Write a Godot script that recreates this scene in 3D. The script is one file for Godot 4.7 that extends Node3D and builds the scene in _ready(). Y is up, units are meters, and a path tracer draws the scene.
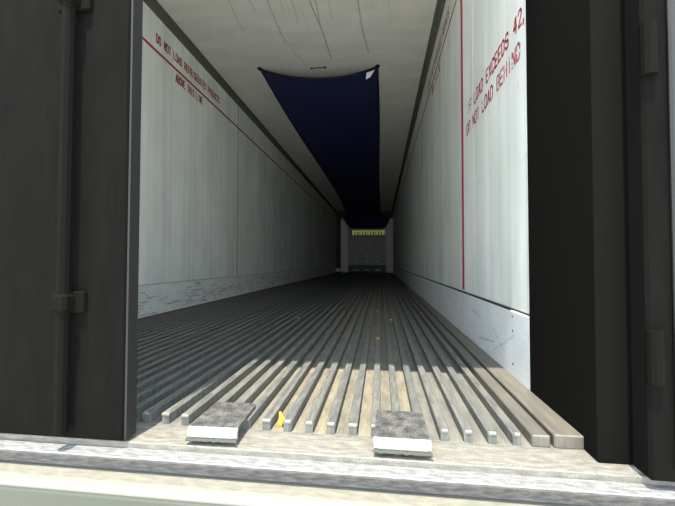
extends Node3D
# Interior of an empty insulated trailer seen through its open rear door.
# x to the right, y up (0 = top of the floor ribs), the trailer runs towards -z.

const XL := -1.956      # face of the left wall
const XR := 0.5335      # face of the right wall
const ZR := 1.02        # where the floor ribs begin
const ZF := 15.2        # bulkhead
const ZW := 15.7        # front wall
const YC := 2.707       # ceiling
const PAN := -0.032     # bottom of the floor channels
const JOINT := 1.27     # pitch of the wall panels
const Z0 := 0.88        # first panel joint

var rng := RandomNumberGenerator.new()
var M := {}
var taken := {}

# ---------------------------------------------------------------- helpers
func V(x: float, y: float, z: float) -> Vector3:
	return Vector3(x, y, -z)

func tool() -> SurfaceTool:
	var st := SurfaceTool.new()
	st.begin(Mesh.PRIMITIVE_TRIANGLES)
	st.set_smooth_group(-1)
	return st

func quad(st: SurfaceTool, a: Vector3, b: Vector3, c: Vector3, d: Vector3, out: Vector3, uvs: Array = []) -> void:
	# a, b, c, d go round the face; out tells which side is its front
	var n := (b - a).cross(c - a)
	var order := [0, 2, 1, 0, 3, 2] if n.dot(out) > 0.0 else [0, 1, 2, 0, 2, 3]
	var p := [a, b, c, d]
	for i in order:
		if uvs.size() == 4:
			st.set_uv(uvs[i])
		st.add_vertex(p[i])

func tri(st: SurfaceTool, a: Vector3, b: Vector3, c: Vector3, out: Vector3) -> void:
	var n := (b - a).cross(c - a)
	for p in ([a, c, b] if n.dot(out) > 0.0 else [a, b, c]):
		st.add_vertex(p)

func box(st: SurfaceTool, lo: Vector3, hi: Vector3, bev: float = 0.0) -> void:
	# chamfered box between two corners
	var a := Vector3(minf(lo.x, hi.x), minf(lo.y, hi.y), minf(lo.z, hi.z))
	var b := Vector3(maxf(lo.x, hi.x), maxf(lo.y, hi.y), maxf(lo.z, hi.z))
	var c := (a + b) * 0.5
	var h := (b - a) * 0.5
	var e: float = minf(bev, minf(h.x, minf(h.y, h.z)) * 0.9)
	for ax in 3:
		var u := (ax + 1) % 3
		var w := (ax + 2) % 3
		for s in [-1.0, 1.0]:
			var pts := []
			for k in [[-1.0, -1.0], [1.0, -1.0], [1.0, 1.0], [-1.0, 1.0]]:
				var p := Vector3.ZERO
				p[ax] = h[ax] * s
				p[u] = (h[u] - e) * k[0]
				p[w] = (h[w] - e) * k[1]
				pts.append(c + p)
			var o := Vector3.ZERO
			o[ax] = s
			quad(st, pts[0], pts[1], pts[2], pts[3], o)
	if e <= 0.0:
		return
	for ax in 3:
		var u := (ax + 1) % 3
		var w := (ax + 2) % 3
		for su in [-1.0, 1.0]:
			for sw in [-1.0, 1.0]:
				var pts := []
				for k in [[-1.0, 0], [1.0, 0], [1.0, 1], [-1.0, 1]]:
					var p := Vector3.ZERO
					p[ax] = (h[ax] - e) * k[0]
					p[u] = su * (h[u] if k[1] == 0 else h[u] - e)
					p[w] = sw * (h[w] - e if k[1] == 0 else h[w])
					pts.append(c + p)
				var o := Vector3.ZERO
				o[u] = su
				o[w] = sw
				quad(st, pts[0], pts[1], pts[2], pts[3], o)
	for sx in [-1.0, 1.0]:
		for sy in [-1.0, 1.0]:
			for sz in [-1.0, 1.0]:
				tri(st, c + Vector3(sx * h.x, sy * (h.y - e), sz * (h.z - e)), c + Vector3(sx * (h.x - e), sy * h.y, sz * (h.z - e)), c + Vector3(sx * (h.x - e), sy * (h.y - e), sz * h.z), Vector3(sx, sy, sz))

func extrude(st: SurfaceTool, poly: Array, axis: String, t0: float, t1: float) -> void:
	# poly: outline; axis "z": points are (x, y), run t0..t1 into the trailer; axis "x": points are (depth, y), run across
	var at := func(p: Vector2, t: float) -> Vector3:
		return V(p.x, p.y, t) if axis == "z" else V(t, p.y, p.x)
	var mid := Vector2.ZERO
	var area := 0.0
	for i in poly.size():
		var p: Vector2 = poly[i]
		var q: Vector2 = poly[(i + 1) % poly.size()]
		mid += p / poly.size()
		area += p.x * q.y - q.x * p.y
	for i in poly.size():
		var p: Vector2 = poly[i]
		var q: Vector2 = poly[(i + 1) % poly.size()]
		var n2 := Vector2(q.y - p.y, p.x - q.x) * signf(area)
		var out: Vector3 = at.call(n2, 0.0) if axis == "z" else V(0.0, n2.y, n2.x)
		quad(st, at.call(p, t0), at.call(q, t0), at.call(q, t1), at.call(p, t1), out)
	var idx := Geometry2D.triangulate_polygon(PackedVector2Array(poly))
	for t in [t0, t1]:
		var o: Vector3 = (V(0, 0, 1) if axis == "z" else Vector3(1, 0, 0)) * signf(t - (t0 + t1) * 0.5)
		for i in range(0, idx.size(), 3):
			tri(st, at.call(poly[idx[i]], t), at.call(poly[idx[i + 1]], t), at.call(poly[idx[i + 2]], t), o)

func tube(st: SurfaceTool, pts: Array, r: float, n: int = 8) -> void:
	var rings := []
	for i in pts.size():
		var d: Vector3 = (pts[mini(i + 1, pts.size() - 1)] - pts[maxi(i - 1, 0)]).normalized()
		var u := d.cross(Vector3(0.13, 0.97, 0.21)).normalized()
		var w := d.cross(u)
		var ring := []
		for k in n:
			var a := TAU * k / n
			ring.append(pts[i] + (u * cos(a) + w * sin(a)) * r)
		rings.append(ring)
	for i in pts.size() - 1:
		for k in n:
			var k2 := (k + 1) % n
			quad(st, rings[i][k], rings[i][k2], rings[i + 1][k2], rings[i + 1][k], rings[i][k] - pts[i])
	for e in [0, pts.size() - 1]:
		var o: Vector3 = pts[e] - pts[1 if e == 0 else pts.size() - 2]
		for k in n:
			tri(st, pts[e], rings[e][k], rings[e][(k + 1) % n], o)

func grid(st: SurfaceTool, rows: Array, out: Vector3) -> void:
	for i in rows.size() - 1:
		for j in rows[i].size() - 1:
			quad(st, rows[i][j], rows[i][j + 1], rows[i + 1][j + 1], rows[i + 1][j], out)

func mesh_of(st: SurfaceTool) -> ArrayMesh:
	st.generate_normals()
	return st.commit()

func put(called: String, m: Mesh, mat: Material, parent: Node) -> MeshInstance3D:
	var o := MeshInstance3D.new()
	o.name = called
	o.mesh = m
	o.material_override = mat
	o.cast_shadow = GeometryInstance3D.SHADOW_CASTING_SETTING_ON
	parent.add_child(o, true)
	return o

func obj(called: String, st: SurfaceTool, mat: Material, parent: Node) -> MeshInstance3D:
	return put(called, mesh_of(st), mat, parent)

func numbered(called: String) -> String:
	taken[called] = taken.get(called, -1) + 1
	return called if taken[called] == 0 else "%s_%03d" % [called, taken[called]]

func node(called: String, at: Vector3 = Vector3.ZERO) -> Node3D:
	var o := Node3D.new()
	o.name = numbered(called)
	o.position = at
	add_child(o)
	return o

func tag(o: Node, label: String, category: String, group: String = "") -> void:
	o.set_meta("label", label)
	o.set_meta("category", category)
	if group != "":
		o.set_meta("group", group)

func structure(called: String, label: String, at: Vector3 = Vector3.ZERO) -> Node3D:
	var o := node(called, at)
	o.set_meta("kind", "structure")
	o.set_meta("label", label)
	o.set_meta("category", called.get_slice("_", 0))
	return o

# ---------------------------------------------------------------- textures
func picture(w: int, h: int, f: Callable) -> ImageTexture:
	var b := PackedByteArray()
	b.resize(w * h * 3)
	var i := 0
	for y in h:
		for x in w:
			var c: Color = f.call(x, y)
			b[i] = clampi(int(c.r * 255.0), 0, 255)
			b[i + 1] = clampi(int(c.g * 255.0), 0, 255)
			b[i + 2] = clampi(int(c.b * 255.0), 0, 255)
			i += 3
	return ImageTexture.create_from_image(Image.create_from_data(w, h, false, Image.FORMAT_RGB8, b))

func fnl(s: int, freq: float, oct: int = 3) -> FastNoiseLite:
	var n := FastNoiseLite.new()
	n.seed = s
	n.frequency = freq
	n.fractal_octaves = oct
	n.noise_type = FastNoiseLite.TYPE_SIMPLEX_SMOOTH
	return n

# vertical run-off streaks and stains over a pale wall; marks: [z, y from, y to, width, tone]
func wall_picture(s: int, base: Color, marks: Array) -> ImageTexture:
	var w := 2048
	var h := 320
	var fine := fnl(s, 0.11, 3)
	var wide := fnl(s + 1, 0.012, 3)
	var spots := fnl(s + 2, 0.05, 4)
	var col := PackedFloat32Array()
	for x in w:
		col.append(0.075 * wide.get_noise_1d(x * 1.6) + 0.03 * fine.get_noise_1d(x * 0.8))
	var add := {}
	for m in marks:
		var x0 := int((m[0] - Z0) / 15.0 * w)
		for dx in maxi(1, int(m[3] / 15.0 * w)):
			for y in range(int((1.0 - m[2] / 2.8) * h), int((1.0 - m[1] / 2.8) * h)):
				add[Vector2i(x0 + dx, y)] = m[4]
	var f := func(x: int, y: int) -> Color:
		var k: float = 1.0 + col[x] + 0.035 * fine.get_noise_2d(x * 0.6, y * 0.02) + 0.05 * wide.get_noise_2d(x * 1.5, y * 0.8)
		var sp := spots.get_noise_2d(x * 2.0, y * 2.0)
		if sp > 0.62:
			k -= (sp - 0.62) * 1.2
		k += add.get(Vector2i(x, y), 0.0)
		var g := wide.get_noise_2d(x * 0.8 + 900.0, y * 0.6)
		return Color(base.r * k * (1.0 - 0.015 * g), base.g * k, base.b * k * (1.0 - 0.02 * g))
	return picture(w, h, f)

func kick_picture(s: int, base: Color, busy: float) -> ImageTexture:
	var w := 2048
	var h := 64
	var r := RandomNumberGenerator.new()
	r.seed = s
	var rub := fnl(s, 0.02, 4)
	var fine := fnl(s + 3, 0.2, 2)
	var buf := PackedFloat32Array()
	buf.resize(w * h)
	# forklift and pallet scrapes: long thin dark scratches, mostly along the wall
	for i in int(520 * busy):
		var x := r.randf() * w
		var y := r.randfn(0.5, 0.2) * h
		var dx := r.randf_range(0.5, 1.0)
		var dy := r.randfn(0.0, 0.12)
		if r.randf() < 0.22:
			dy = r.randf_range(-1.0, 1.0)
		var ln := int(absf(r.randfn(0.0, 26.0))) + 4
		var dark := r.randf_range(0.15, 0.55)
		for k in ln:
			var px := int(x + dx * k)
			var py := int(y + dy * k)
			if px >= 0 and px < w and py >= 0 and py < h:
				buf[py * w + px] = maxf(buf[py * w + px], dark * r.randf_range(0.5, 1.0))
	var f := func(x: int, y: int) -> Color:
		var k := 1.0 + 0.05 * rub.get_noise_2d(x, y) + 0.03 * fine.get_noise_2d(x * 0.3, y * 2.0)
		var band := rub.get_noise_2d(x * 0.7 + 300.0, y * 5.0)
		if band > 0.34:
			k -= (band - 0.34) * 0.8 * busy
		k -= buf[y * w + x]
		k = maxf(k, 0.12)
		return Color(base.r * k, base.g * k, base.b * k)
	return picture(w, h, f)

func ceiling_picture(base: Color) -> ImageTexture:
	# u across (x from XL to XR), v along the trailer
	var w := 512
	var h := 2048
	var cloud := fnl(31, 0.02, 4)
	var fine := fnl(32, 0.15, 2)
	var buf := PackedFloat32Array()
	buf.resize(w * h)
	var r := RandomNumberGenerator.new()
	r.seed = 5
	# scrapes left by tall loads: [x0, z0, x1, z1, strength, width px]
	var sc := [[-1.29, 2.55, -1.316, 3.26, 0.30, 1], [-0.93, 2.3, -0.98, 3.52, 0.36, 2], [-0.985, 3.3, -0.832, 3.98, 0.28, 1], [-0.64, 2.4, -0.53, 3.83, 0.58, 2], [-0.57, 2.4, -0.555, 3.3, 0.5, 1],
		[-0.25, 2.4, -0.13, 3.75, 0.52, 2], [-0.44, 2.4, -0.432, 3.2, 0.25, 1], [-0.75, 2.4, -0.765, 3.2, 0.32, 1], [-0.70, 2.2, -0.69, 2.9, 0.2, 1], [0.1, 2.0, 0.14, 2.8, 0.2, 1], [-1.1, 2.2, -1.12, 3.0, 0.25, 2], [-0.88, 2.4, -0.86, 3.05, 0.25, 1]]
	for i in 40:
		var z := r.randf_range(2.0, 14.0)
		var x := r.randf_range(XL + 0.1, XR - 0.1)
		sc.append([x, z, x + r.randfn(0.0, 0.02), z + r.randf_range(0.2, 1.0), r.randf_range(0.04, 0.14), 1])
	for s in sc:
		var n := 600
		for i in n:
			var t := float(i) / n
			var px: float = (lerpf(s[0], s[2], t) - XL) / (XR - XL) * w + 1.4 * sin(t * 9.0 + s[0] * 7.0)
			var py: float = (lerpf(s[1], s[3], t) - Z0) / 15.0 * h
			for k in range(-2, 3):
				var xi: int = int(px) + k
				var yi := int(py)
				if xi >= 0 and xi < w and yi >= 0 and yi < h:
					var soft: float = clampf(1.0 - absf(k - fposmod(px, 1.0) + 0.5) / (s[5] * 0.8 + 0.6), 0.0, 1.0)
					buf[yi * w + xi] = maxf(buf[yi * w + xi], 0.75 * s[4] * soft * (0.6 + 0.5 * fine.get_noise_1d(i * 0.7)))
	var f := func(x: int, y: int) -> Color:
		var k := 1.0 + 0.045 * cloud.get_noise_2d(x * 0.4, y * 1.6) + 0.02 * fine.get_noise_2d(x, y) - buf[y * w + x]
		return Color(base.r * k, base.g * k, base.b * k)
	return picture(w, h, f)

# worn metal: scratches along one axis, stains; ramp from dark to light
func metal_picture(s: int, dark: Color, light: Color, along: float) -> ImageTexture:
	var a := fnl(s, 0.03, 4)
	var b := fnl(s + 1, 0.25, 2)
	var f := func(x: int, y: int) -> Color:
		var k := 0.5 + 0.55 * a.get_noise_2d(x, y * along) + 0.35 * b.get_noise_2d(x, y * along * 0.4)
		return dark.lerp(light, clampf(k, 0.0, 1.0))
	return picture(256, 256, f)

func mat(color: Color, rough: float, metal: float = 0.0) -> StandardMaterial3D:
	var m := StandardMaterial3D.new()
	m.albedo_color = color
	m.roughness = rough
	m.metallic = metal
	return m

func textured(tex: Texture2D, rough: float, metal: float = 0.0) -> StandardMaterial3D:
	var m := mat(Color.WHITE, rough, metal)
	m.albedo_texture = tex
	return m

func tri_tex(tex: Texture2D, scale: Vector3, rough: float, metal: float = 0.0) -> StandardMaterial3D:
	var m := textured(tex, rough, metal)
	m.uv1_triplanar = true
	m.uv1_world_triplanar = true
	m.uv1_scale = scale
	return m

func materials() -> void:
	var wall_base := Color(0.865, 0.88, 0.86)
	var lm := []
	var r := RandomNumberGenerator.new()
	r.seed = 77
	for i in 46:
		var z := r.randf_range(1.0, 14.0)
		var top := r.randf_range(0.6, 2.3)
		lm.append([z, top - r.randf_range(0.3, 1.4), top, r.randf_range(0.005, 0.03), r.randf_range(-0.13, 0.05)])
	lm.append([5.93, 0.95, 2.0, 0.03, 0.07])
	lm.append([4.66, 0.3, 2.0, 0.02, -0.10])
	lm.append([7.3, 0.8, 1.9, 0.03, 0.06])
	var rm := []
	for i in 60:
		var z := r.randf_range(1.0, 14.0)
		var top := r.randf_range(0.7, 2.4)
		rm.append([z, top - r.randf_range(0.3, 1.5), top, r.randf_range(0.005, 0.03), r.randf_range(-0.12, 0.05)])
	M.wall_l = textured(wall_picture(11, wall_base, lm), 0.55)
	M.wall_r = textured(wall_picture(21, wall_base, rm), 0.5)
	M.kick_l = textured(kick_picture(41, Color(0.84, 0.855, 0.85), 1.0), 0.5)
	M.kick_r = textured(kick_picture(43, Color(0.84, 0.855, 0.86), 0.10), 0.45)
	M.ceiling = textured(ceiling_picture(Color(0.885, 0.875, 0.845)), 0.6)
	M.joint = mat(Color(0.68, 0.69, 0.67), 0.6)
	M.joint_light = mat(Color(0.88, 0.89, 0.87), 0.55)
	M.core = mat(Color(0.35, 0.35, 0.34), 0.8)
	M.cove = mat(Color(0.35, 0.36, 0.315), 0.6)
	M.red = mat(Color(0.55, 0.06, 0.09), 0.6)
	M.crimson = mat(Color(0.66, 0.07, 0.17), 0.6)
	M.crimson_faded = mat(Color(0.70, 0.36, 0.41), 0.6)
	M.ribs = []
	for i in 3:
		var t := metal_picture(60 + i * 7, Color(0.295, 0.305, 0.305), [Color(0.485, 0.48, 0.455), Color(0.465, 0.465, 0.445), Color(0.505, 0.495, 0.465)][i], 0.12)
		M.ribs.append(tri_tex(t, Vector3(5.0, 5.0, 5.0), 0.5, 0.1))
	M.pan = tri_tex(metal_picture(91, Color(0.33, 0.33, 0.315), Color(0.465, 0.46, 0.43), 0.2), Vector3(3.0, 3.0, 3.0), 0.7, 0.0)
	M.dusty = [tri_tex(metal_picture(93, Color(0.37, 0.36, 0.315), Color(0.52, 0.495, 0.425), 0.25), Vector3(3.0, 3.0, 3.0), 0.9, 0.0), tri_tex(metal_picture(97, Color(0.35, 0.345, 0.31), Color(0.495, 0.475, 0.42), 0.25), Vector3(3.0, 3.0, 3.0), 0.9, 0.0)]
	M.edge = tri_tex(metal_picture(95, Color(0.34, 0.335, 0.31), Color(0.48, 0.46, 0.42), 0.1), Vector3(3.0, 3.0, 3.0), 0.5, 0.2)
	M.tip = mat(Color(0.51, 0.50, 0.47), 0.5, 0.1)
	M.sill = tri_tex(metal_picture(101, Color(0.36, 0.35, 0.325), Color(0.545, 0.535, 0.50), 4.0), Vector3(2.0, 2.0, 2.0), 0.55, 0.0)
	M.rail = tri_tex(metal_picture(105, Color(0.33, 0.33, 0.33), Color(0.575, 0.575, 0.57), 5.0), Vector3(2.5, 2.5, 2.5), 0.55, 0.0)
	M.cream = tri_tex(metal_picture(109, Color(0.39, 0.38, 0.345), Color(0.50, 0.49, 0.44), 5.0), Vector3(2.0, 2.0, 2.0), 0.6, 0.0)
	M.rail_shade = tri_tex(metal_picture(151, Color(0.16, 0.155, 0.15), Color(0.34, 0.335, 0.33), 5.0), Vector3(3.0, 3.0, 3.0), 0.8)  # dark tone for the shaded upright front of the sill rail
	M.skirt = mat(Color(0.24, 0.255, 0.22), 0.6)
	M.seam_shade = mat(Color(0.20, 0.19, 0.17), 0.9)  # shade of the right kick plate joint, as a dark colour
	M.plate = tri_tex(metal_picture(113, Color(0.17, 0.17, 0.175), Color(0.43, 0.425, 0.41), 0.8), Vector3(3.0, 3.0, 3.0), 0.6, 0.1)
	M.lip = tri_tex(metal_picture(117, Color(0.50, 0.495, 0.47), Color(0.66, 0.655, 0.63), 2.0), Vector3(6.0, 6.0, 6.0), 0.4, 0.1)
	M.navy = tri_tex(metal_picture(121, Color(0.07, 0.10, 0.30), Color(0.09, 0.125, 0.36), 0.5), Vector3(1.5, 1.5, 1.5), 0.8)
	M.hem = mat(Color(0.045, 0.05, 0.10), 0.85)
	M.label_white = mat(Color(0.86, 0.88, 0.88), 0.7)
	M.black = mat(Color(0.07, 0.07, 0.07), 0.6)
	M.frame = mat(Color(0.06, 0.058, 0.052), 0.9)
	M.frame.metallic_specular = 0.15
	M.door = tri_tex(metal_picture(131, Color(0.05, 0.05, 0.046), Color(0.07, 0.07, 0.062), 0.3), Vector3(1.0, 1.0, 1.0), 0.95)
	M.door.metallic_specular = 0.15
	M.bulk = tri_tex(metal_picture(135, Color(0.68, 0.70, 0.68), Color(0.80, 0.82, 0.80), 0.5), Vector3(0.7, 0.7, 0.7), 0.5)
	M.bulk_white = mat(Color(0.95, 0.96, 0.95), 0.5)
	M.bulk_grey = mat(Color(0.42, 0.43, 0.43), 0.6)
	M.rivet = mat(Color(0.22, 0.23, 0.23), 0.5, 0.4)
	M.screen = mat(Color(0.78, 0.78, 0.62), 0.8)
	M.screen.backlight_enabled = true
	M.screen.backlight = Color(0.66, 0.66, 0.52)
	M.yellow = mat(Color(0.86, 0.72, 0.12), 0.7)
	M.orange = mat(Color(0.88, 0.62, 0.22), 0.7)
	M.grain = mat(Color(0.70, 0.58, 0.27), 0.9)
	M.chaff = mat(Color(0.62, 0.55, 0.33), 0.9)
	M.scrap = mat(Color(0.90, 0.90, 0.86), 0.8)
	M.ground = tri_tex(metal_picture(141, Color(0.76, 0.75, 0.72), Color(0.885, 0.875, 0.845), 1.0), Vector3(0.3, 0.3, 0.3), 0.9)

# ---------------------------------------------------------------- stencilled lettering
# strokes on a grid 4 wide and 6 high, broken as a stencil breaks them
func strokes(c: String) -> Array:
	var O := [[1, 0, 0, 1, 0, 2.6], [0, 3.4, 0, 5, 1, 6], [1, 6, 3, 6], [3, 6, 4, 5, 4, 3.4], [4, 2.6, 4, 1, 3, 0], [3, 0, 1, 0]]
	match c:
		"A": return [[0, 0, 0.9, 2.2], [1, 2.2, 3, 2.2], [4, 0, 3.1, 2.2], [0.95, 2.6, 1.8, 6], [2.2, 6, 3.05, 2.6]]
		"B": return [[0, 0, 0, 6], [0.6, 6, 3, 6, 4, 5, 4, 4, 3, 3.1], [0.6, 3.1, 3, 3.1, 4, 2, 4, 1, 3, 0, 0.6, 0]]
		"C": return [[4, 1.4, 4, 1, 3, 0, 1, 0, 0, 1, 0, 2.6], [0, 3.4, 0, 5, 1, 6, 3, 6, 4, 5, 4, 4.6]]
		"D": return [[0, 0, 0, 6], [0.7, 6, 2.6, 6, 4, 4.6, 4, 3.4], [4, 2.6, 4, 1.4, 2.6, 0, 0.7, 0]]
		"E": return [[0, 0, 0, 6], [0.6, 6, 4, 6], [0.6, 3, 3.2, 3], [0.6, 0, 4, 0]]
		"F": return [[0, 0, 0, 6], [0.6, 6, 4, 6], [0.6, 3, 3.2, 3]]
		"G": return [[2.4, 2.8, 4, 2.8, 4, 1, 3, 0, 1, 0, 0, 1, 0, 2.6], [0, 3.4, 0, 5, 1, 6, 3, 6, 4, 5]]
		"H": return [[0, 0, 0, 6], [4, 0, 4, 6], [0.6, 3, 3.4, 3]]
		"I": return [[2, 0, 2, 6]]
		"L": return [[0, 6, 0, 0], [0.6, 0, 4, 0]]
		"N": return [[0, 0, 0, 6], [0.5, 5.6, 3.5, 0.4], [4, 0, 4, 6]]
		"P": return [[0, 0, 0, 6], [0.6, 6, 3, 6, 4, 5, 4, 3.8, 3, 2.8, 0.6, 2.8]]
		"R": return [[0, 0, 0, 6], [0.6, 6, 3, 6, 4, 5, 4, 3.8, 3, 2.8, 0.6, 2.8], [2.2, 2.6, 4, 0]]
		"S": return [[0, 1.2, 1, 0, 3, 0, 4, 1, 4, 2.2, 3, 3, 2.2, 3], [1.8, 3, 1, 3, 0, 4, 0, 5, 1, 6, 3, 6, 4, 4.8]]
		"T": return [[2, 0, 2, 5.4], [0, 6, 4, 6]]
		"U": return [[0, 6, 0, 1, 1, 0, 1.8, 0], [2.2, 0, 3, 0, 4, 1, 4, 6]]
		"V": return [[0, 6, 1.9, 0], [2.1, 0, 4, 6]]
		"X": return [[0, 0, 1.8, 2.8], [2.2, 3.2, 4, 6], [0, 6, 4, 0]]
		"O", "0": return O
		"2": return [[0, 5, 1, 6, 3, 6, 4, 5, 4, 4, 0.3, 0.4], [0.6, 0, 4, 0]]
		"4": return [[3, 0, 3, 6], [2.6, 6, 0, 2.2, 2.4, 2.2], [3.4, 2.2, 4, 2.2]]
		",": return [[0.6, 0.6, 0.2, -1.2]]
	return []

# text on a side wall: side -1 left, 1 right; z where it starts, y of its foot, pitch per letter, height; worn = share of paint gone
func lettering(words: String, side: float, x: float, z: float, y: float, pitch: float, high: float, m: Material, parent: Node, label: String, worn: float = 0.0) -> void:
	var st := tool()
	var dir := 1.0 if side < 0.0 else -1.0
	var wide := pitch * 0.68
	var th := high * 0.088
	for i in words.length():
		for s in strokes(words[i]):
			for k in range(0, s.size() - 2, 2):
				var a := Vector2(s[k] / 4.0 * wide, s[k + 1] / 6.0 * high)
				var b := Vector2(s[k + 2] / 4.0 * wide, s[k + 3] / 6.0 * high)
				var t := (b - a).normalized()
				a -= t * th * 0.5
				b += t * th * 0.5
				var n := Vector2(-t.y, t.x) * th
				var cuts := 1 if worn <= 0.0 else maxi(1, int((b - a).length() / 0.008))
				for q in cuts:
					if worn > 0.0 and rng.randf() < worn:
						continue
					var p0 := a.lerp(b, float(q) / cuts)
					var p1 := a.lerp(b, float(q + 1) / cuts)
					var c := []
					for p in [p0 - n, p1 - n, p1 + n, p0 + n]:
						c.append(V(x - side * 0.0012, y + p.y, z + dir * (i * pitch + p.x)))
					quad(st, c[0], c[1], c[2], c[3], Vector3(-side, 0, 0))
	var o := obj("lettering", st, m, parent)
	o.set_meta("label", label)

# ---------------------------------------------------------------- the trailer
func wall_slab(st: SurfaceTool, side: float, x: float, thick: float, z0: float, z1: float, y0: float, y1: float, e: float, v0: float, v1: float) -> void:
	# a panel with its face at x, bevelled edges, texture laid over the whole wall
	var uv := func(z: float, y: float) -> Vector2:
		return Vector2((z - Z0) / 15.0, 1.0 - (y - v0) / (v1 - v0))
	var f := [[z0 + e, y0 + e], [z1 - e, y0 + e], [z1 - e, y1 - e], [z0 + e, y1 - e]]
	var g := [[z0, y0], [z1, y0], [z1, y1], [z0, y1]]
	var a := []
	var b := []
	var c := []
	var ua := []
	var ub := []
	for i in 4:
		a.append(V(x, f[i][1], f[i][0]))
		ua.append(uv.call(f[i][0], f[i][1]))
		b.append(V(x + side * e, g[i][1], g[i][0]))
		ub.append(uv.call(g[i][0], g[i][1]))
		c.append(V(x + side * thick, g[i][1], g[i][0]))
	var inward := Vector3(-side, 0, 0)
	quad(st, a[0], a[1], a[2], a[3], inward, ua)
	var mid: Vector3 = (a[0] + a[2]) * 0.5
	for i in 4:
		var j := (i + 1) % 4
		var o: Vector3 = (b[i] + b[j]) * 0.5 - mid
		quad(st, a[i], a[j], b[j], b[i], o.normalized() + inward, [ua[i], ua[j], ub[j], ub[i]])
		quad(st, b[i], b[j], c[j], c[i], o, [ub[i], ub[j], ub[j], ub[i]])
	quad(st, c[0], c[1], c[2], c[3], -inward, ub)

func rivet_mesh(r: float) -> ArrayMesh:
	var st := tool()
	for k in 8:
		var a := TAU * k / 8
		var b := TAU * (k + 1) / 8
		var pa := Vector3(0, cos(a), sin(a))
		var pb := Vector3(0, cos(b), sin(b))
		var top := Vector3(0.35, 0, 0)
		tri(st, pa * r, pb * r, (pa * 0.6 + top) * r, pa + top)
		tri(st, pb * r, (pb * 0.6 + top) * r, (pa * 0.6 + top) * r, pa + top)
		tri(st, (pa * 0.6 + top) * r, (pb * 0.6 + top) * r, top * r * 1.2, top)
	return mesh_of(st)

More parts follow.
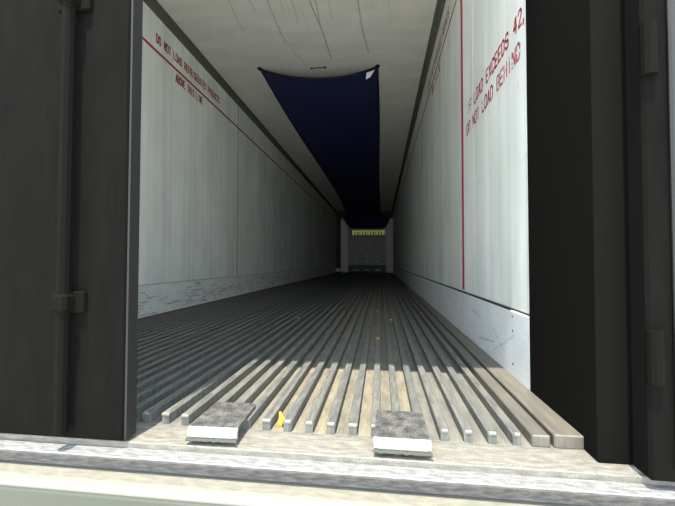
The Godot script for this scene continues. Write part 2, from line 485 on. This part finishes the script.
func side_wall(side: float) -> void:
	var left := side < 0.0
	var xf := XL if left else XR
	var w := structure("wall_left" if left else "wall_right", "pale lined trailer wall with red line, grey scuffed kick band and stencilled warning, " + ("left side" if left else "right side"))
	var z_from := 1.02 if left else 1.357
	var st := tool()
	box(st, V(xf + side * 0.016, -0.10, z_from), V(xf + side * 0.075, YC + 0.08, ZW + 0.06))
	obj("wall_core", st, M.core, w)
	var xp := xf + side * 0.008
	var z := Z0
	while z < ZW:
		var za := maxf(z, z_from) + 0.0015
		var zb := minf(z + JOINT, ZW) - 0.0015
		st = tool()
		wall_slab(st, side, xp, 0.010, za, zb, 0.272, YC + 0.01, 0.0012, 0.0, 2.8)
		obj("panel", st, M.wall_l if left else M.wall_r, w)
		if z + JOINT < ZW - 0.1 and z + JOINT > 4.0:
			st = tool()
			box(st, V(xp - side * 0.0010, 0.274, z + JOINT - 0.016), V(xp + side * 0.002, YC - 0.06, z + JOINT + 0.016), 0.0012)
			obj("joint_strip", st, M.joint if int(round(z / JOINT)) % 2 == 1 else M.joint_light, w)
		z += JOINT
	# kick band in long lengths
	var rm := rivet_mesh(0.0055)
	var i := 0
	z = Z0
	while z < ZW:
		var za := maxf(z, z_from) + 0.0006
		var zb := minf(z + JOINT * 2.0, ZW) - 0.0006
		st = tool()
		wall_slab(st, side, xf, 0.017, za, zb, -0.03, 0.263, 0.003, -0.03, 0.263)
		var k := obj("kick_plate", st, M.kick_l if left else M.kick_r, w)
		if i < 3:
			for zz in ([z + 2.53, z + 1.26] if left else [z + 0.65, z + 2.0]):
				for yy in ([0.247, 0.186, 0.049] if left else [0.242, 0.183, 0.049]):
					if zz > z_from and zz < zb:
						var r := put("rivet", rm, M.rivet, k)
						r.position = V(xf, yy, zz)
						r.rotation.y = 0.0 if left else PI
		z += JOINT * 2.0
		i += 1
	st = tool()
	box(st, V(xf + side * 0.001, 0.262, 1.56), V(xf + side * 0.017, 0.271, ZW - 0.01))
	obj("seam_strip", st, M.seam_shade if not left else M.joint, w)  # right side dark for joint shade, ended where the sun reaches
	# the red load line
	var yl := 1.8775 + 0.4617 - (0.014 if left else 0.0)
	st = tool()
	box(st, V(xp, yl - 0.011, z_from + 0.01), V(xp - side * 0.0014, yl + 0.011, 13.6))
	var line := obj("load_line", st, M.red, w)
	line.set_meta("label", "thin red load line running along the wall")
	if left:
		lettering("DO NOT LOAD REFRIGERATED PRODUCTS", side, xp, 2.87, 2.404, 0.0378, 0.073, M.red, w, "red stencilled words above the red line", 0.03)
		lettering("ABOVE THIS LINE", side, xp, 3.175, 2.208, 0.0350, 0.074, M.red, w, "red stencilled words below the red line", 0.05)
	else:
		lettering("DO NOT LOAD REFRIGERATED PRODUCTS", side, xp, 4.12, 2.416, 0.0387, 0.074, M.red, w, "red stencilled words above the red line", 0.2)
		lettering("ABOVE THIS LINE", side, xp, 3.80, 2.217, 0.0352, 0.074, M.red, w, "red stencilled words below the red line", 0.25)
		st = tool()
		box(st, V(xp, 0.283, 2.398), V(xp - side * 0.0008, yl, 2.450))
		var vl := obj("limit_line", st, M.crimson, w)
		vl.set_meta("label", "upright red limit line beside the large stencilled warning")
		lettering("IF", side, xp, 2.262, 1.382, 0.0475, 0.064, M.crimson, w, "faded first word of the large red warning", 0.18)
		lettering("LOAD EXCEEDS 42,000 LBS", side, xp, 2.262 - 0.0475 * 3, 1.382, 0.0475, 0.064, M.crimson, w, "large red stencilled warning, upper line", 0.02)
		lettering("DO NOT", side, xp, 2.298, 1.262, 0.0485, 0.064, M.crimson, w, "worn start of the lower line of the warning", 0.12)
		lettering("LOAD", side, xp, 2.298 - 0.0485 * 7, 1.262, 0.0485, 0.064, M.crimson, w, "large red stencilled word in the lower line", 0.02)
		lettering("BEHIND THIS LINE", side, xp, 2.298 - 0.0485 * 12, 1.262, 0.0485, 0.064, M.crimson_faded, w, "pale faded end of the lower line of the warning", 0.10)

func cove(n: int, side: float) -> void:
	var xf := XL if side < 0.0 else XR
	var t := structure("trim_%d" % n, "dark olive cove moulding along the ceiling, " + ("left side" if side < 0.0 else "right side"))
	var poly := []
	var d := 0.068
	poly.append(Vector2(xf + side * 0.01, YC + 0.005))
	for k in 7:
		var a := PI / 2 * k / 6.0
		# concave quarter round
		poly.append(Vector2(xf - side * (d * 0.72 * (1.0 - sin(a)) + 0.0), YC - d * (1.0 - cos(a))))
	poly.append(Vector2(xf + side * 0.01, YC - d))
	var st := tool()
	extrude(st, poly, "z", 1.02, ZW)
	obj("moulding", st, M.cove, t)

func floor_() -> void:
	var fl := structure("floor", "ribbed grey aluminium channel floor running the length of the trailer")
	var st := tool()
	box(st, V(XL - 0.06, -0.14, 1.012), V(XR + 0.06, PAN, ZW + 0.05))
	obj("channel_pan", st, M.pan, fl)
	# one rib: capped web with chamfers, front end dressed at a slant
	st = tool()
	var c := 0.0135
	var b := 0.0112
	extrude(st, [Vector2(-b, PAN - 0.001), Vector2(b, PAN - 0.001), Vector2(b, -0.008), Vector2(c, -0.0055), Vector2(c, -0.0018), Vector2(c - 0.0018, 0.0), Vector2(-c + 0.0018, 0.0), Vector2(-c, -0.0018), Vector2(-c, -0.0055), Vector2(-b, -0.008)], "z", 0.0, ZW - ZR)
	var rib := mesh_of(st)
	st = tool()
	box(st, V(-c * 0.92, -0.0075, -0.0022), V(c * 0.92, 0.0007, 0.007), 0.0016)
	var tip := mesh_of(st)
	for k in range(-24, 12):
		var o := put("rib", rib, M.ribs[absi(k * 7 + 3) % 3], fl)
		o.position = V(-0.3335 + 0.0635 * k, rng.randf_range(-0.0006, 0.0006), ZR + rng.randf_range(0.0, 0.004))
		var t := put("worn_tip", tip, M.tip, o)
		t.scale.x = rng.randf_range(0.6, 1.0)
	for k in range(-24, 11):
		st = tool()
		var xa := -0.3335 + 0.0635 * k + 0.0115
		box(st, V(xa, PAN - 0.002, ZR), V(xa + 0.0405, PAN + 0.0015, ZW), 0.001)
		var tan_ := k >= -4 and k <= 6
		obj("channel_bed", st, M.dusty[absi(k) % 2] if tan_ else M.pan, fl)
	# edge extrusions against the walls
	for s in [[XR - 0.131, XR - 0.084, -0.001], [XR - 0.075, XR - 0.0, 0.003], [XL, XL + 0.042, 0.003]]:
		st = tool()
		box(st, V(s[0], PAN - 0.001, ZR), V(s[1], s[2], ZW), 0.003)
		obj("edge_strip", st, M.edge, fl)

func ceiling_() -> void:
	var c := structure("ceiling", "pale grey trailer ceiling with dark scrape marks")
	var st := tool()
	var uv := [Vector2(0, 0), Vector2(1, 0), Vector2(1, (ZW - Z0) / 15.0), Vector2(0, (ZW - Z0) / 15.0)]
	quad(st, V(XL, YC, Z0), V(XR, YC, Z0), V(XR, YC, ZW), V(XL, YC, ZW), Vector3.DOWN, uv)
	obj("lining", st, M.ceiling, c)
	st = tool()
	box(st, V(XL - 0.07, YC + 0.001, 0.95), V(XR + 0.07, YC + 0.09, ZW + 0.06))
	obj("roof_slab", st, M.core, c)

func front_wall() -> void:
	var w := structure("wall_front", "dark far end wall of the trailer behind the bulkhead")
	var gx := [-1.27, 0.155]
	var gy := [1.615, 1.872]
	for s in [[XL - 0.06, gx[0], -0.1, YC + 0.08], [gx[1], XR + 0.06, -0.1, YC + 0.08], [gx[0], gx[1], -0.1, gy[0]], [gx[0], gx[1], gy[1], YC + 0.08]]:
		var st := tool()
		box(st, V(s[0], s[2], ZW), V(s[1], s[3], ZW + 0.06))
		obj("end_panel", st, M.core, w)

func rear_frame() -> void:
	var t := structure("trim_3", "black steel header over the rear doorway")
	var st := tool()
	box(st, V(XL - 0.08, 2.60, 0.95), V(XR + 0.12, YC + 0.10, 1.03), 0.004)
	obj("header", st, M.frame, t)
	t = structure("trim_4", "black steel rear door post at the right")
	st = tool()
	box(st, V(XR - 0.0015, -0.033, 0.96), V(XR + 0.085, YC + 0.09, 1.362), 0.003)
	obj("post", st, M.frame, t)
	t = structure("trim_5", "black steel rear door post at the left")
	st = tool()
	box(st, V(XL - 0.08, -0.14, 0.95), V(XL, 2.6, 1.018), 0.003)
	obj("post", st, M.frame, t)

func doors() -> void:
	# left leaf is shut: its edge draws the left border of the sunlit patch
	var d := structure("door_1", "closed dark left rear door leaf")
	var xe := -0.690
	var st := tool()
	box(st, V(XL - 0.04, -0.028, 0.900), V(xe - 0.006, 2.64, 0.949), 0.006)
	obj("leaf", st, M.door, d)
	st = tool()
	box(st, V(xe - 0.006, -0.026, 0.902), V(xe, 2.638, 0.947), 0.003)
	obj("door_seal", st, M.black, d)
	st = tool()
	tube(st, [V(-0.86, 0.0, 0.875), V(-0.86, 2.55, 0.875)], 0.017, 10)
	var rod := obj("lock_rod", st, M.frame, d)
	for y in [0.35, 1.2, 2.1]:
		st = tool()
		box(st, V(-0.91, y - 0.03, 0.902), V(-0.81, y + 0.03, 0.885), 0.004)
		box(st, V(-0.885, y - 0.025, 0.89), V(-0.835, y + 0.025, 0.853), 0.008)
		obj("rod_bracket", st, M.frame, rod)
	st = tool()
	box(st, V(XL + 0.03, 0.0, 0.9492), V(xe - 0.05, 2.58, 0.956), 0.003)
	obj("inner_lining", st, M.joint_light, d)
	# right leaf is swung wide open, in line with the rear of the trailer
	d = structure("door_2", "dark right rear door leaf swung wide open")
	var xh := XR + 0.065
	st = tool()
	box(st, V(xh, -0.028, 0.885), V(xh + 1.22, 2.64, 0.945), 0.006)
	obj("leaf", st, M.door, d)
	st = tool()
	box(st, V(xh + 0.05, 0.0, 0.873), V(xh + 0.075, 2.6, 0.885), 0.004)
	obj("door_seal", st, M.black, d)
	for y in [0.25, 0.95, 1.65, 2.35]:
		st = tool()
		tube(st, [V(xh + 0.012, y - 0.06, 0.882), V(xh + 0.012, y + 0.06, 0.882)], 0.016, 10)
		obj("hinge", st, M.frame, d)

func sill() -> void:
	var s := node("rear_sill", V(-0.7, -0.14, 0.93))
	tag(s, "stepped worn aluminium sill across the rear doorway", "sill")
	var bits := [
		["top_plate", M.sill, [[1.019, -0.14], [1.019, -0.0325], [0.9145, -0.0332], [0.913, -0.0347], [0.913, -0.14]]],
		["rub_rail", M.rail, [[0.9125, -0.14], [0.9125, -0.049], [0.870, -0.0495], [0.8675, -0.0515], [0.866, -0.069], [0.870, -0.074], [0.880, -0.076], [0.880, -0.14]]],
		["rail_face", M.rail_shade, [[0.8658, -0.073], [0.8658, -0.0535], [0.8645, -0.0525], [0.863, -0.0545], [0.863, -0.072]]],  # shade on the rail front painted in as a darker face
		["lower_plate", M.cream, [[0.8795, -0.14], [0.8795, -0.088], [0.832, -0.0885], [0.824, -0.091], [0.8165, -0.098], [0.8165, -0.14]]],
		["bumper_edge", M.tip, [[0.816, -0.14], [0.816, -0.0965], [0.8125, -0.0955], [0.809, -0.097], [0.808, -0.101], [0.809, -0.14]]],
		["skirt", M.skirt, [[0.8085, -0.33], [0.8085, -0.106], [0.803, -0.107], [0.800, -0.111], [0.800, -0.33]]],
	]
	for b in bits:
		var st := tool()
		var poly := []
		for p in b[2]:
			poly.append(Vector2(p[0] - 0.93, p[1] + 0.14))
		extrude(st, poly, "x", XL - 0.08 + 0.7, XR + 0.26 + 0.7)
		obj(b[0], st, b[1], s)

func dock_plate(called: String, label: String, x0: float, x1: float, skew: float) -> void:
	# steel pad laid over the rib ends, its front bent down over the sill
	var w := x1 - x0
	var p := node(called, V((x0 + x1) * 0.5, 0.0012, 0.935))
	p.rotation.y = skew
	tag(p, label, "plate", "steel pads on the rib ends")
	var h := w * 0.5
	var st := tool()
	var rows := []
	var poly := [Vector2(-h + 0.004, 0.170), Vector2(h - 0.012, 0.170), Vector2(h - 0.002, 0.158), Vector2(h, 0.0), Vector2(-h, 0.0)]
	var lo := []
	var hi := []
	for q in poly:
		lo.append(V(q.x, 0.0, q.y))
		hi.append(V(q.x * 0.985, 0.0095, q.y * 0.99))
	for i in poly.size():
		var j := (i + 1) % poly.size()
		quad(st, lo[i], lo[j], hi[j], hi[i], (lo[i] + lo[j]) * 0.5 - V(0, 0, 0.08))
	for i in range(1, poly.size() - 1):
		tri(st, hi[0], hi[i], hi[i + 1], Vector3.UP)
		tri(st, lo[0], lo[i], lo[i + 1], Vector3.DOWN)
	obj("top_plate", st, M.plate, p)
	# bent lip, corners rounded, paler than the pad
	st = tool()
	var prof := [Vector2(0.0, 0.0096), Vector2(-0.004, 0.009), Vector2(-0.0115, 0.003), Vector2(-0.014, 0.0), Vector2(-0.015, -0.012), Vector2(-0.011, -0.018)]
	for seg in 12:
		var xa := -h + w * seg / 12.0
		var xb := -h + w * (seg + 1) / 12.0
		for i in prof.size() - 1:
			var ca: float = 1.0 - 0.25 * (1.0 if seg == 0 else 0.0)
			var cb: float = 1.0 - 0.25 * (1.0 if seg == 11 else 0.0)
			quad(st, V(xa, prof[i].y, prof[i].x * ca), V(xb, prof[i].y, prof[i].x * cb), V(xb, prof[i + 1].y, prof[i + 1].x * cb), V(xa, prof[i + 1].y, prof[i + 1].x * ca), Vector3(0, 1, 0.6))
	for e in [-h, h]:
		for i in range(1, prof.size() - 1):
			tri(st, V(e, -0.020, 0.0), V(e, prof[i].y, prof[i].x * 0.75), V(e, prof[i + 1].y, prof[i + 1].x * 0.75), Vector3(e, 0, 0))
		tri(st, V(e, -0.020, 0.0), V(e, prof[0].y, 0.0), V(e, prof[1].y, prof[1].x * 0.75), Vector3(e, 0, 0))
	obj("bent_lip", st, M.lip, p)
	# weld bead along the foot of the lip
	st = tool()
	var bead := []
	for i in 19:
		bead.append(V(-h * 1.01 + w * 1.02 * i / 18.0, -0.0195 + 0.0010 * sin(i * 2.3), -0.016 + 0.001 * sin(i * 1.7)))
	tube(st, bead, 0.0045, 6)
	obj("weld_bead", st, M.skirt, p)

func chute() -> void:
	var o := node("air_chute", V(-0.71, YC, 4.0))
	tag(o, "long dark navy fabric air chute slung under the ceiling", "air chute")
	var org := o.position
	var n := 24
	var m := 60
	var rows := []
	var sheet := func(t: float, s: float) -> Vector3:
		var z := lerpf(3.92 + 0.11 * s, 14.7, t)
		var xl := -1.385 - 0.012 * sin(t * 9.0) - 0.02 * clampf(t * 8.0, 0.0, 1.0)
		var xr := -0.040 + 0.012 * sin(t * 7.0 + 1.0) + 0.012 * clampf(t * 8.0, 0.0, 1.0)
		var sag := 0.13 * pow(4.0 * s * (1.0 - s), 0.85) * (1.0 - 0.35 * smoothstep(0.0, 0.5, t))
		var drop := 0.2 * smoothstep(0.78, 1.0, t)
		return V(lerpf(xl, xr, s), YC - 0.004 - sag - drop + 0.004 * sin(t * 60.0 + s * 5.0) * s * (1.0 - s), z) - org
	for i in m + 1:
		var row := []
		for j in n + 1:
			row.append(sheet.call(float(i) / m, float(j) / n))
		rows.append(row)
	var st := SurfaceTool.new()
	st.begin(Mesh.PRIMITIVE_TRIANGLES)
	st.set_smooth_group(0)
	grid(st, rows, Vector3.DOWN)
	st.index()
	obj("fabric", st, M.navy, o)
	# hem along the sagging front edge, with a little loop of cloth turned under
	st = tool()
	var hem := []
	for j in n + 1:
		hem.append(rows[0][j] + Vector3(0, -0.002, 0.004))
	tube(st, hem, 0.011, 8)
	obj("front_hem", st, M.hem, o)
	for e in [0, n]:
		st = tool()
		var side := []
		for i in m + 1:
			side.append(rows[i][e] + Vector3(0, -0.003, 0))
		tube(st, side, 0.009, 6)
		obj("side_hem", st, M.hem, o)
	# corner gussets
	for e in [0, n]:
		st = tool()
		var p: Vector3 = rows[0][e]
		box(st, p + Vector3(-0.022, -0.014, -0.02), p + Vector3(0.022, 0.004, 0.03), 0.004)
		obj("corner_strap", st, M.hem, o)
	# white label near the right corner
	st = tool()
	var q0: Vector3 = sheet.call(0.004, 0.905) + Vector3(0, -0.007, 0.016)
	var q1: Vector3 = sheet.call(0.004, 0.975) + Vector3(0, -0.007, 0.016)
	var q2: Vector3 = q1 + Vector3(-0.055, -0.075, -0.02)
	var q3: Vector3 = q0 + Vector3(-0.010, -0.065, -0.02)
	for dz in [0.0, -0.0015]:
		var dd := Vector3(0, 0, dz)
		quad(st, q0 + dd, q1 + dd, q2 + dd, q3 + dd, Vector3(0, 0, 1.0 if dz == 0.0 else -1.0))
	var l := obj("care_tag", st, M.label_white, o)
	l.set_meta("label", "small white tag at the chute corner")
	# the sock that widens and drops to the bulkhead outlet
	var back := [Vector2(-1.60, 2.40), Vector2(-1.59, 2.345), Vector2(-1.44, 2.08), Vector2(-1.262, 1.912), Vector2(-0.9, 1.895), Vector2(-0.54, 1.89), Vector2(-0.18, 1.892), Vector2(0.187, 1.905), Vector2(0.31, 2.1), Vector2(0.40, 2.335), Vector2(0.41, 2.39)]
	var loft := []
	for i in 7:
		var t := i / 6.0
		var row := []
		for j in back.size():
			var a: Vector3 = sheet.call(1.0, float(j) / (back.size() - 1))
			var b := V(back[j].x, back[j].y, ZF - 0.06) - org
			row.append(a.lerp(b, t) + Vector3(0, -0.05 * sin(PI * t), 0))
		loft.append(row)
	st = SurfaceTool.new()
	st.begin(Mesh.PRIMITIVE_TRIANGLES)
	st.set_smooth_group(0)
	grid(st, loft, Vector3(0, -1, 1))
	st.index()
	obj("outlet_sock", st, M.navy, o)
	# clip over the middle of the front edge
	var br := node("ceiling_clip", V(-0.71, YC, 4.0))
	tag(br, "thin metal clip strip on the ceiling above the chute mouth", "clip")
	st = tool()
	box(st, Vector3(-0.075, -0.010, 0.01), Vector3(0.075, -0.001, 0.028), 0.003)
	obj("strip", st, M.bulk_grey, br)
	for s in [-0.078, 0.078]:
		st = tool()
		box(st, Vector3(s - 0.012, -0.014, 0.005), Vector3(s + 0.012, -0.0005, 0.033), 0.004)
		obj("end_clamp", st, M.black, br)

func bulkhead() -> void:
	var b := node("bulkhead", V(-0.58, 0.0, ZF))
	tag(b, "pale front bulkhead panel at the far end with lit grille", "bulkhead")
	var org := b.position
	var part := func(called: String, lo: Vector3, hi: Vector3, m: Material, e: float) -> MeshInstance3D:
		var st := tool()
		box(st, lo - org, hi - org, e)
		return obj(called, st, m, b)
	# side uprights stand proud, the middle sheet lies back between them
	part.call("upright", V(-1.70, 0.02, ZF - 0.05), V(-1.40, 2.33, ZF + 0.06), M.bulk_white, 0.02)
	part.call("upright", V(0.235, 0.02, ZF - 0.05), V(0.525, 2.33, ZF + 0.06), M.bulk_white, 0.02)
	part.call("middle_sheet", V(-1.40, 0.30, ZF), V(0.235, 1.60, ZF + 0.03), M.bulk, 0.004)
	part.call("side_sheet", V(-1.40, 1.60, ZF), V(-1.27, 1.88, ZF + 0.03), M.bulk, 0.004)
	part.call("side_sheet", V(0.155, 1.60, ZF), V(0.235, 1.88, ZF + 0.03), M.bulk, 0.004)
	part.call("top_sheet", V(-1.40, 1.88, ZF), V(0.235, 2.33, ZF + 0.03), M.bulk, 0.004)
	part.call("bottom_sheet", V(-1.40, 0.03, ZF + 0.01), V(0.235, 0.30, ZF + 0.035), M.bulk_grey, 0.004)
	part.call("cross_rail", V(-1.39, 0.285, ZF - 0.02), V(0.225, 0.335, ZF + 0.01), M.bulk_grey, 0.006)
	for x in [[-1.91, -1.37, 0.06, 0.20], [0.25, 0.53, 0.05, 0.21], [-1.20, -0.93, 0.10, 0.16], [-0.70, -0.50, 0.10, 0.16], [-0.24, 0.0, 0.09, 0.17]]:
		part.call("scuff_block", V(x[0], x[2], ZF - 0.10), V(x[1], x[3], ZF - 0.05 if x[3] > 0.18 else ZF + 0.02), M.bulk_white, 0.01)
	part.call("latch", V(0.33, 0.86, ZF - 0.09), V(0.47, 0.93, ZF - 0.045), M.bulk_white, 0.01)
	var st := tool()
	box(st, V(-1.27, 1.60, ZF - 0.01) - org, V(0.155, 1.625, ZF + 0.05) - org, 0.004)
	box(st, V(-1.27, 1.855, ZF - 0.01) - org, V(0.155, 1.88, ZF + 0.05) - org, 0.004)
	var g := obj("grille", st, M.bulk_grey, b)
	for k in 13:
		st = tool()
		var x := -1.23 + k * 0.112
		box(st, V(x, 1.615, ZF) - org, V(x + 0.030 + 0.02 * (k % 3), 1.77, ZF + 0.045) - org, 0.003)
		obj("slat", st, M.bulk_grey, g)
	st = tool()
	box(st, V(-1.268, 1.617, ZW + 0.01) - org, V(0.153, 1.870, ZW + 0.014) - org)
	obj("filter_screen", st, M.screen, b)
	var rm := rivet_mesh(0.035)
	for p in [[-1.03, 0.72], [-0.58, 0.72], [-0.14, 0.72], [-1.03, 0.50], [-0.58, 0.50], [-0.14, 0.50], [-1.33, 0.83], [0.17, 0.83]]:
		var r := put("bolt", rm, M.bulk_white, b)
		r.position = V(p[0], p[1], ZF) - org
		r.rotation.y = -PI / 2

func lump(s: Vector3, seed_: int) -> ArrayMesh:
	# small irregular crumb
	var r := RandomNumberGenerator.new()
	r.seed = seed_
	var st := tool()
	var rings := []
	for i in 5:
		var a := PI * i / 4.0
		var ring := []
		for k in 7:
			var b := TAU * k / 7.0
			var j := r.randf_range(0.8, 1.2)
			ring.append(Vector3(sin(a) * cos(b) * s.x * j, (1.0 - cos(a)) * s.y, sin(a) * sin(b) * s.z * j))
		rings.append(ring)
	for i in 4:
		for k in 7:
			var c: Vector3 = rings[i][k] + rings[i + 1][k] - Vector3(0, s.y * 2.0, 0)
			quad(st, rings[i][k], rings[i][(k + 1) % 7], rings[i + 1][(k + 1) % 7], rings[i + 1][k], c)
	return mesh_of(st)

func litter() -> void:
	# the orange scrap standing in a channel near the sill
	var o := node("peel_scrap", V(-0.301, PAN, 1.045))
	tag(o, "orange scrap of peel standing between the floor ribs near sill", "scrap")
	var st := tool()
	var rows := []
	for i in 7:
		var t := i / 6.0
		var row := []
		for j in 4:
			var s := j / 3.0 - 0.5
			row.append(Vector3(s * (0.016 - 0.008 * t) + 0.004 * sin(t * 3.0), t * 0.042, -0.006 * t + 0.012 * s * s + 0.004 * sin(t * 5.0)))
		rows.append(row)
	grid(st, rows, Vector3(0, 0, 1))
	var back := []
	for row in rows:
		var q := []
		for p in row:
			q.append(p + Vector3(0, 0, -0.0025))
		back.append(q)
	grid(st, back, Vector3(0, 0, -1))
	obj("peel", st, M.orange, o)
	st = tool()
	box(st, Vector3(0.008, 0.012, -0.004), Vector3(0.016, 0.030, 0.0), 0.0015)
	obj("torn_flap", st, M.yellow, o)
	var single := [
		["grain_clump", "larger bright yellow clump on the shaded floor, nearest of two", "clump", Vector3(0.013, 0.008, 0.03), V(0.080, 0, 2.83), M.yellow],
		["grain_clump", "bright yellow clump on the shaded floor, farther of two", "clump", Vector3(0.011, 0.008, 0.04), V(-0.034, 0, 3.32), M.yellow],
		["paper_scrap", "tiny white scrap lying alone on the left floor", "scrap", Vector3(0.011, 0.004, 0.016), V(-0.672, 0, 2.86), M.scrap],
	]
	var i := 0
	for s in single:
		var p := put(numbered(s[0]), lump(s[3], 300 + i), s[5], self)
		p.position = s[4]
		tag(p, s[1], s[2])
		i += 1
	var kernel := lump(Vector3(0.008, 0.006, 0.014), 400)
	var nth := ["nearest", "second nearest", "third nearest", "fourth nearest", "fifth nearest", "sixth nearest", "seventh nearest", "eighth nearest", "ninth nearest", "tenth nearest", "eleventh nearest", "least near"]
	var at_ := 0
	for p in [[-0.02, 2.15], [-0.2, 2.3], [-0.09, 2.55], [-0.335, 2.75], [-0.106, 3.25], [-0.347, 3.28], [-0.438, 3.34], [-0.028, 3.74], [-0.157, 3.85], [-0.158, 4.14], [-0.279, 4.4], [-0.034, 4.62]]:
		var k := put(numbered("grain_kernel"), kernel, M.grain, self)
		var col := roundf((p[0] + 0.3335) / 0.0635)
		k.position = V(-0.3335 + 0.0635 * col, 0.0, p[1])
		k.rotation.y = rng.randf() * TAU
		tag(k, "small yellow grain kernel on the shaded floor, %s to the sill" % nth[at_], "kernel", "kernels on the shaded floor")
		at_ += 1
	# fine chaff lying in the channels
	st = tool()
	for n in 420:
		var ch := rng.randi_range(-4, 3)
		var x := -0.3335 + 0.0635 * (ch + 0.5) + rng.randf_range(-0.017, 0.017)
		var z := 1.03 + rng.randf() * (0.75 if rng.randf() < 0.8 else 2.6)
		var s := rng.randf_range(0.001, 0.0026)
		box(st, V(x, PAN + 0.001, z), V(x + s, PAN + 0.0015 + s * 0.6, z + s * rng.randf_range(0.8, 2.5)))
	var chaff := put("chaff", mesh_of(st), M.chaff, self)
	chaff.set_meta("kind", "stuff")
	tag(chaff, "fine yellow grain chaff lying in the floor channels", "chaff")

func ground_() -> void:
	var g := structure("ground", "pale concrete yard outside the trailer")
	var st := tool()
	box(st, Vector3(-60, -1.45, -60), Vector3(60, -1.35, 60))
	obj("yard", st, M.ground, g)

func _ready() -> void:
	rng.seed = 20240
	# camera
	var cam := Camera3D.new()
	cam.name = "camera"
	cam.fov = 70.95
	cam.near = 0.02
	cam.position = Vector3(0, 0.4617, 0)
	cam.rotation = Vector3(0.02572, 0.12088, 0.00158)
	cam.current = true
	add_child(cam)
	# sky, sun, exposure
	var env := Environment.new()
	env.background_mode = Environment.BG_SKY
	var sm := ProceduralSkyMaterial.new()
	sm.sky_top_color = Color(0.80, 0.86, 0.92)
	sm.sky_horizon_color = Color(0.955, 0.96, 0.95)
	sm.ground_bottom_color = Color(0.55, 0.54, 0.52)
	sm.ground_horizon_color = Color(0.94, 0.96, 0.98)
	sm.sky_energy_multiplier = 2.1
	sm.ground_energy_multiplier = 1.0
	var sky := Sky.new()
	sky.sky_material = sm
	env.sky = sky
	env.ambient_light_source = Environment.AMBIENT_SOURCE_SKY
	env.tonemap_mode = Environment.TONE_MAPPER_LINEAR
	env.tonemap_exposure = 1.0
	env.sdfgi_enabled = true
	env.ssao_enabled = true
	env.ssil_enabled = true
	var we := WorldEnvironment.new()
	we.name = "environment"
	we.environment = env
	add_child(we)
	var sun := DirectionalLight3D.new()
	sun.name = "sun"
	sun.light_color = Color(1.0, 0.965, 0.90)
	sun.light_energy = 3.6
	sun.light_angular_distance = 0.5
	sun.shadow_enabled = true
	sun.sky_mode = DirectionalLight3D.SKY_MODE_LIGHT_ONLY
	add_child(sun)
	sun.look_at_from_position(Vector3.ZERO, Vector3(0.097, -2.60, -0.72), Vector3.FORWARD)

	materials()
	ground_()
	floor_()
	side_wall(-1.0)
	side_wall(1.0)
	ceiling_()
	cove(1, -1.0)
	cove(2, 1.0)
	front_wall()
	rear_frame()
	doors()
	sill()
	dock_plate("dock_plate", "dark scuffed steel pad with bright bent lip, left of the two", -0.524, -0.385, 0.03)
	dock_plate("dock_plate", "dark scuffed steel pad with bright bent lip, right of the two", -0.018, 0.126, 0.0)
	chute()
	bulkhead()
	litter()
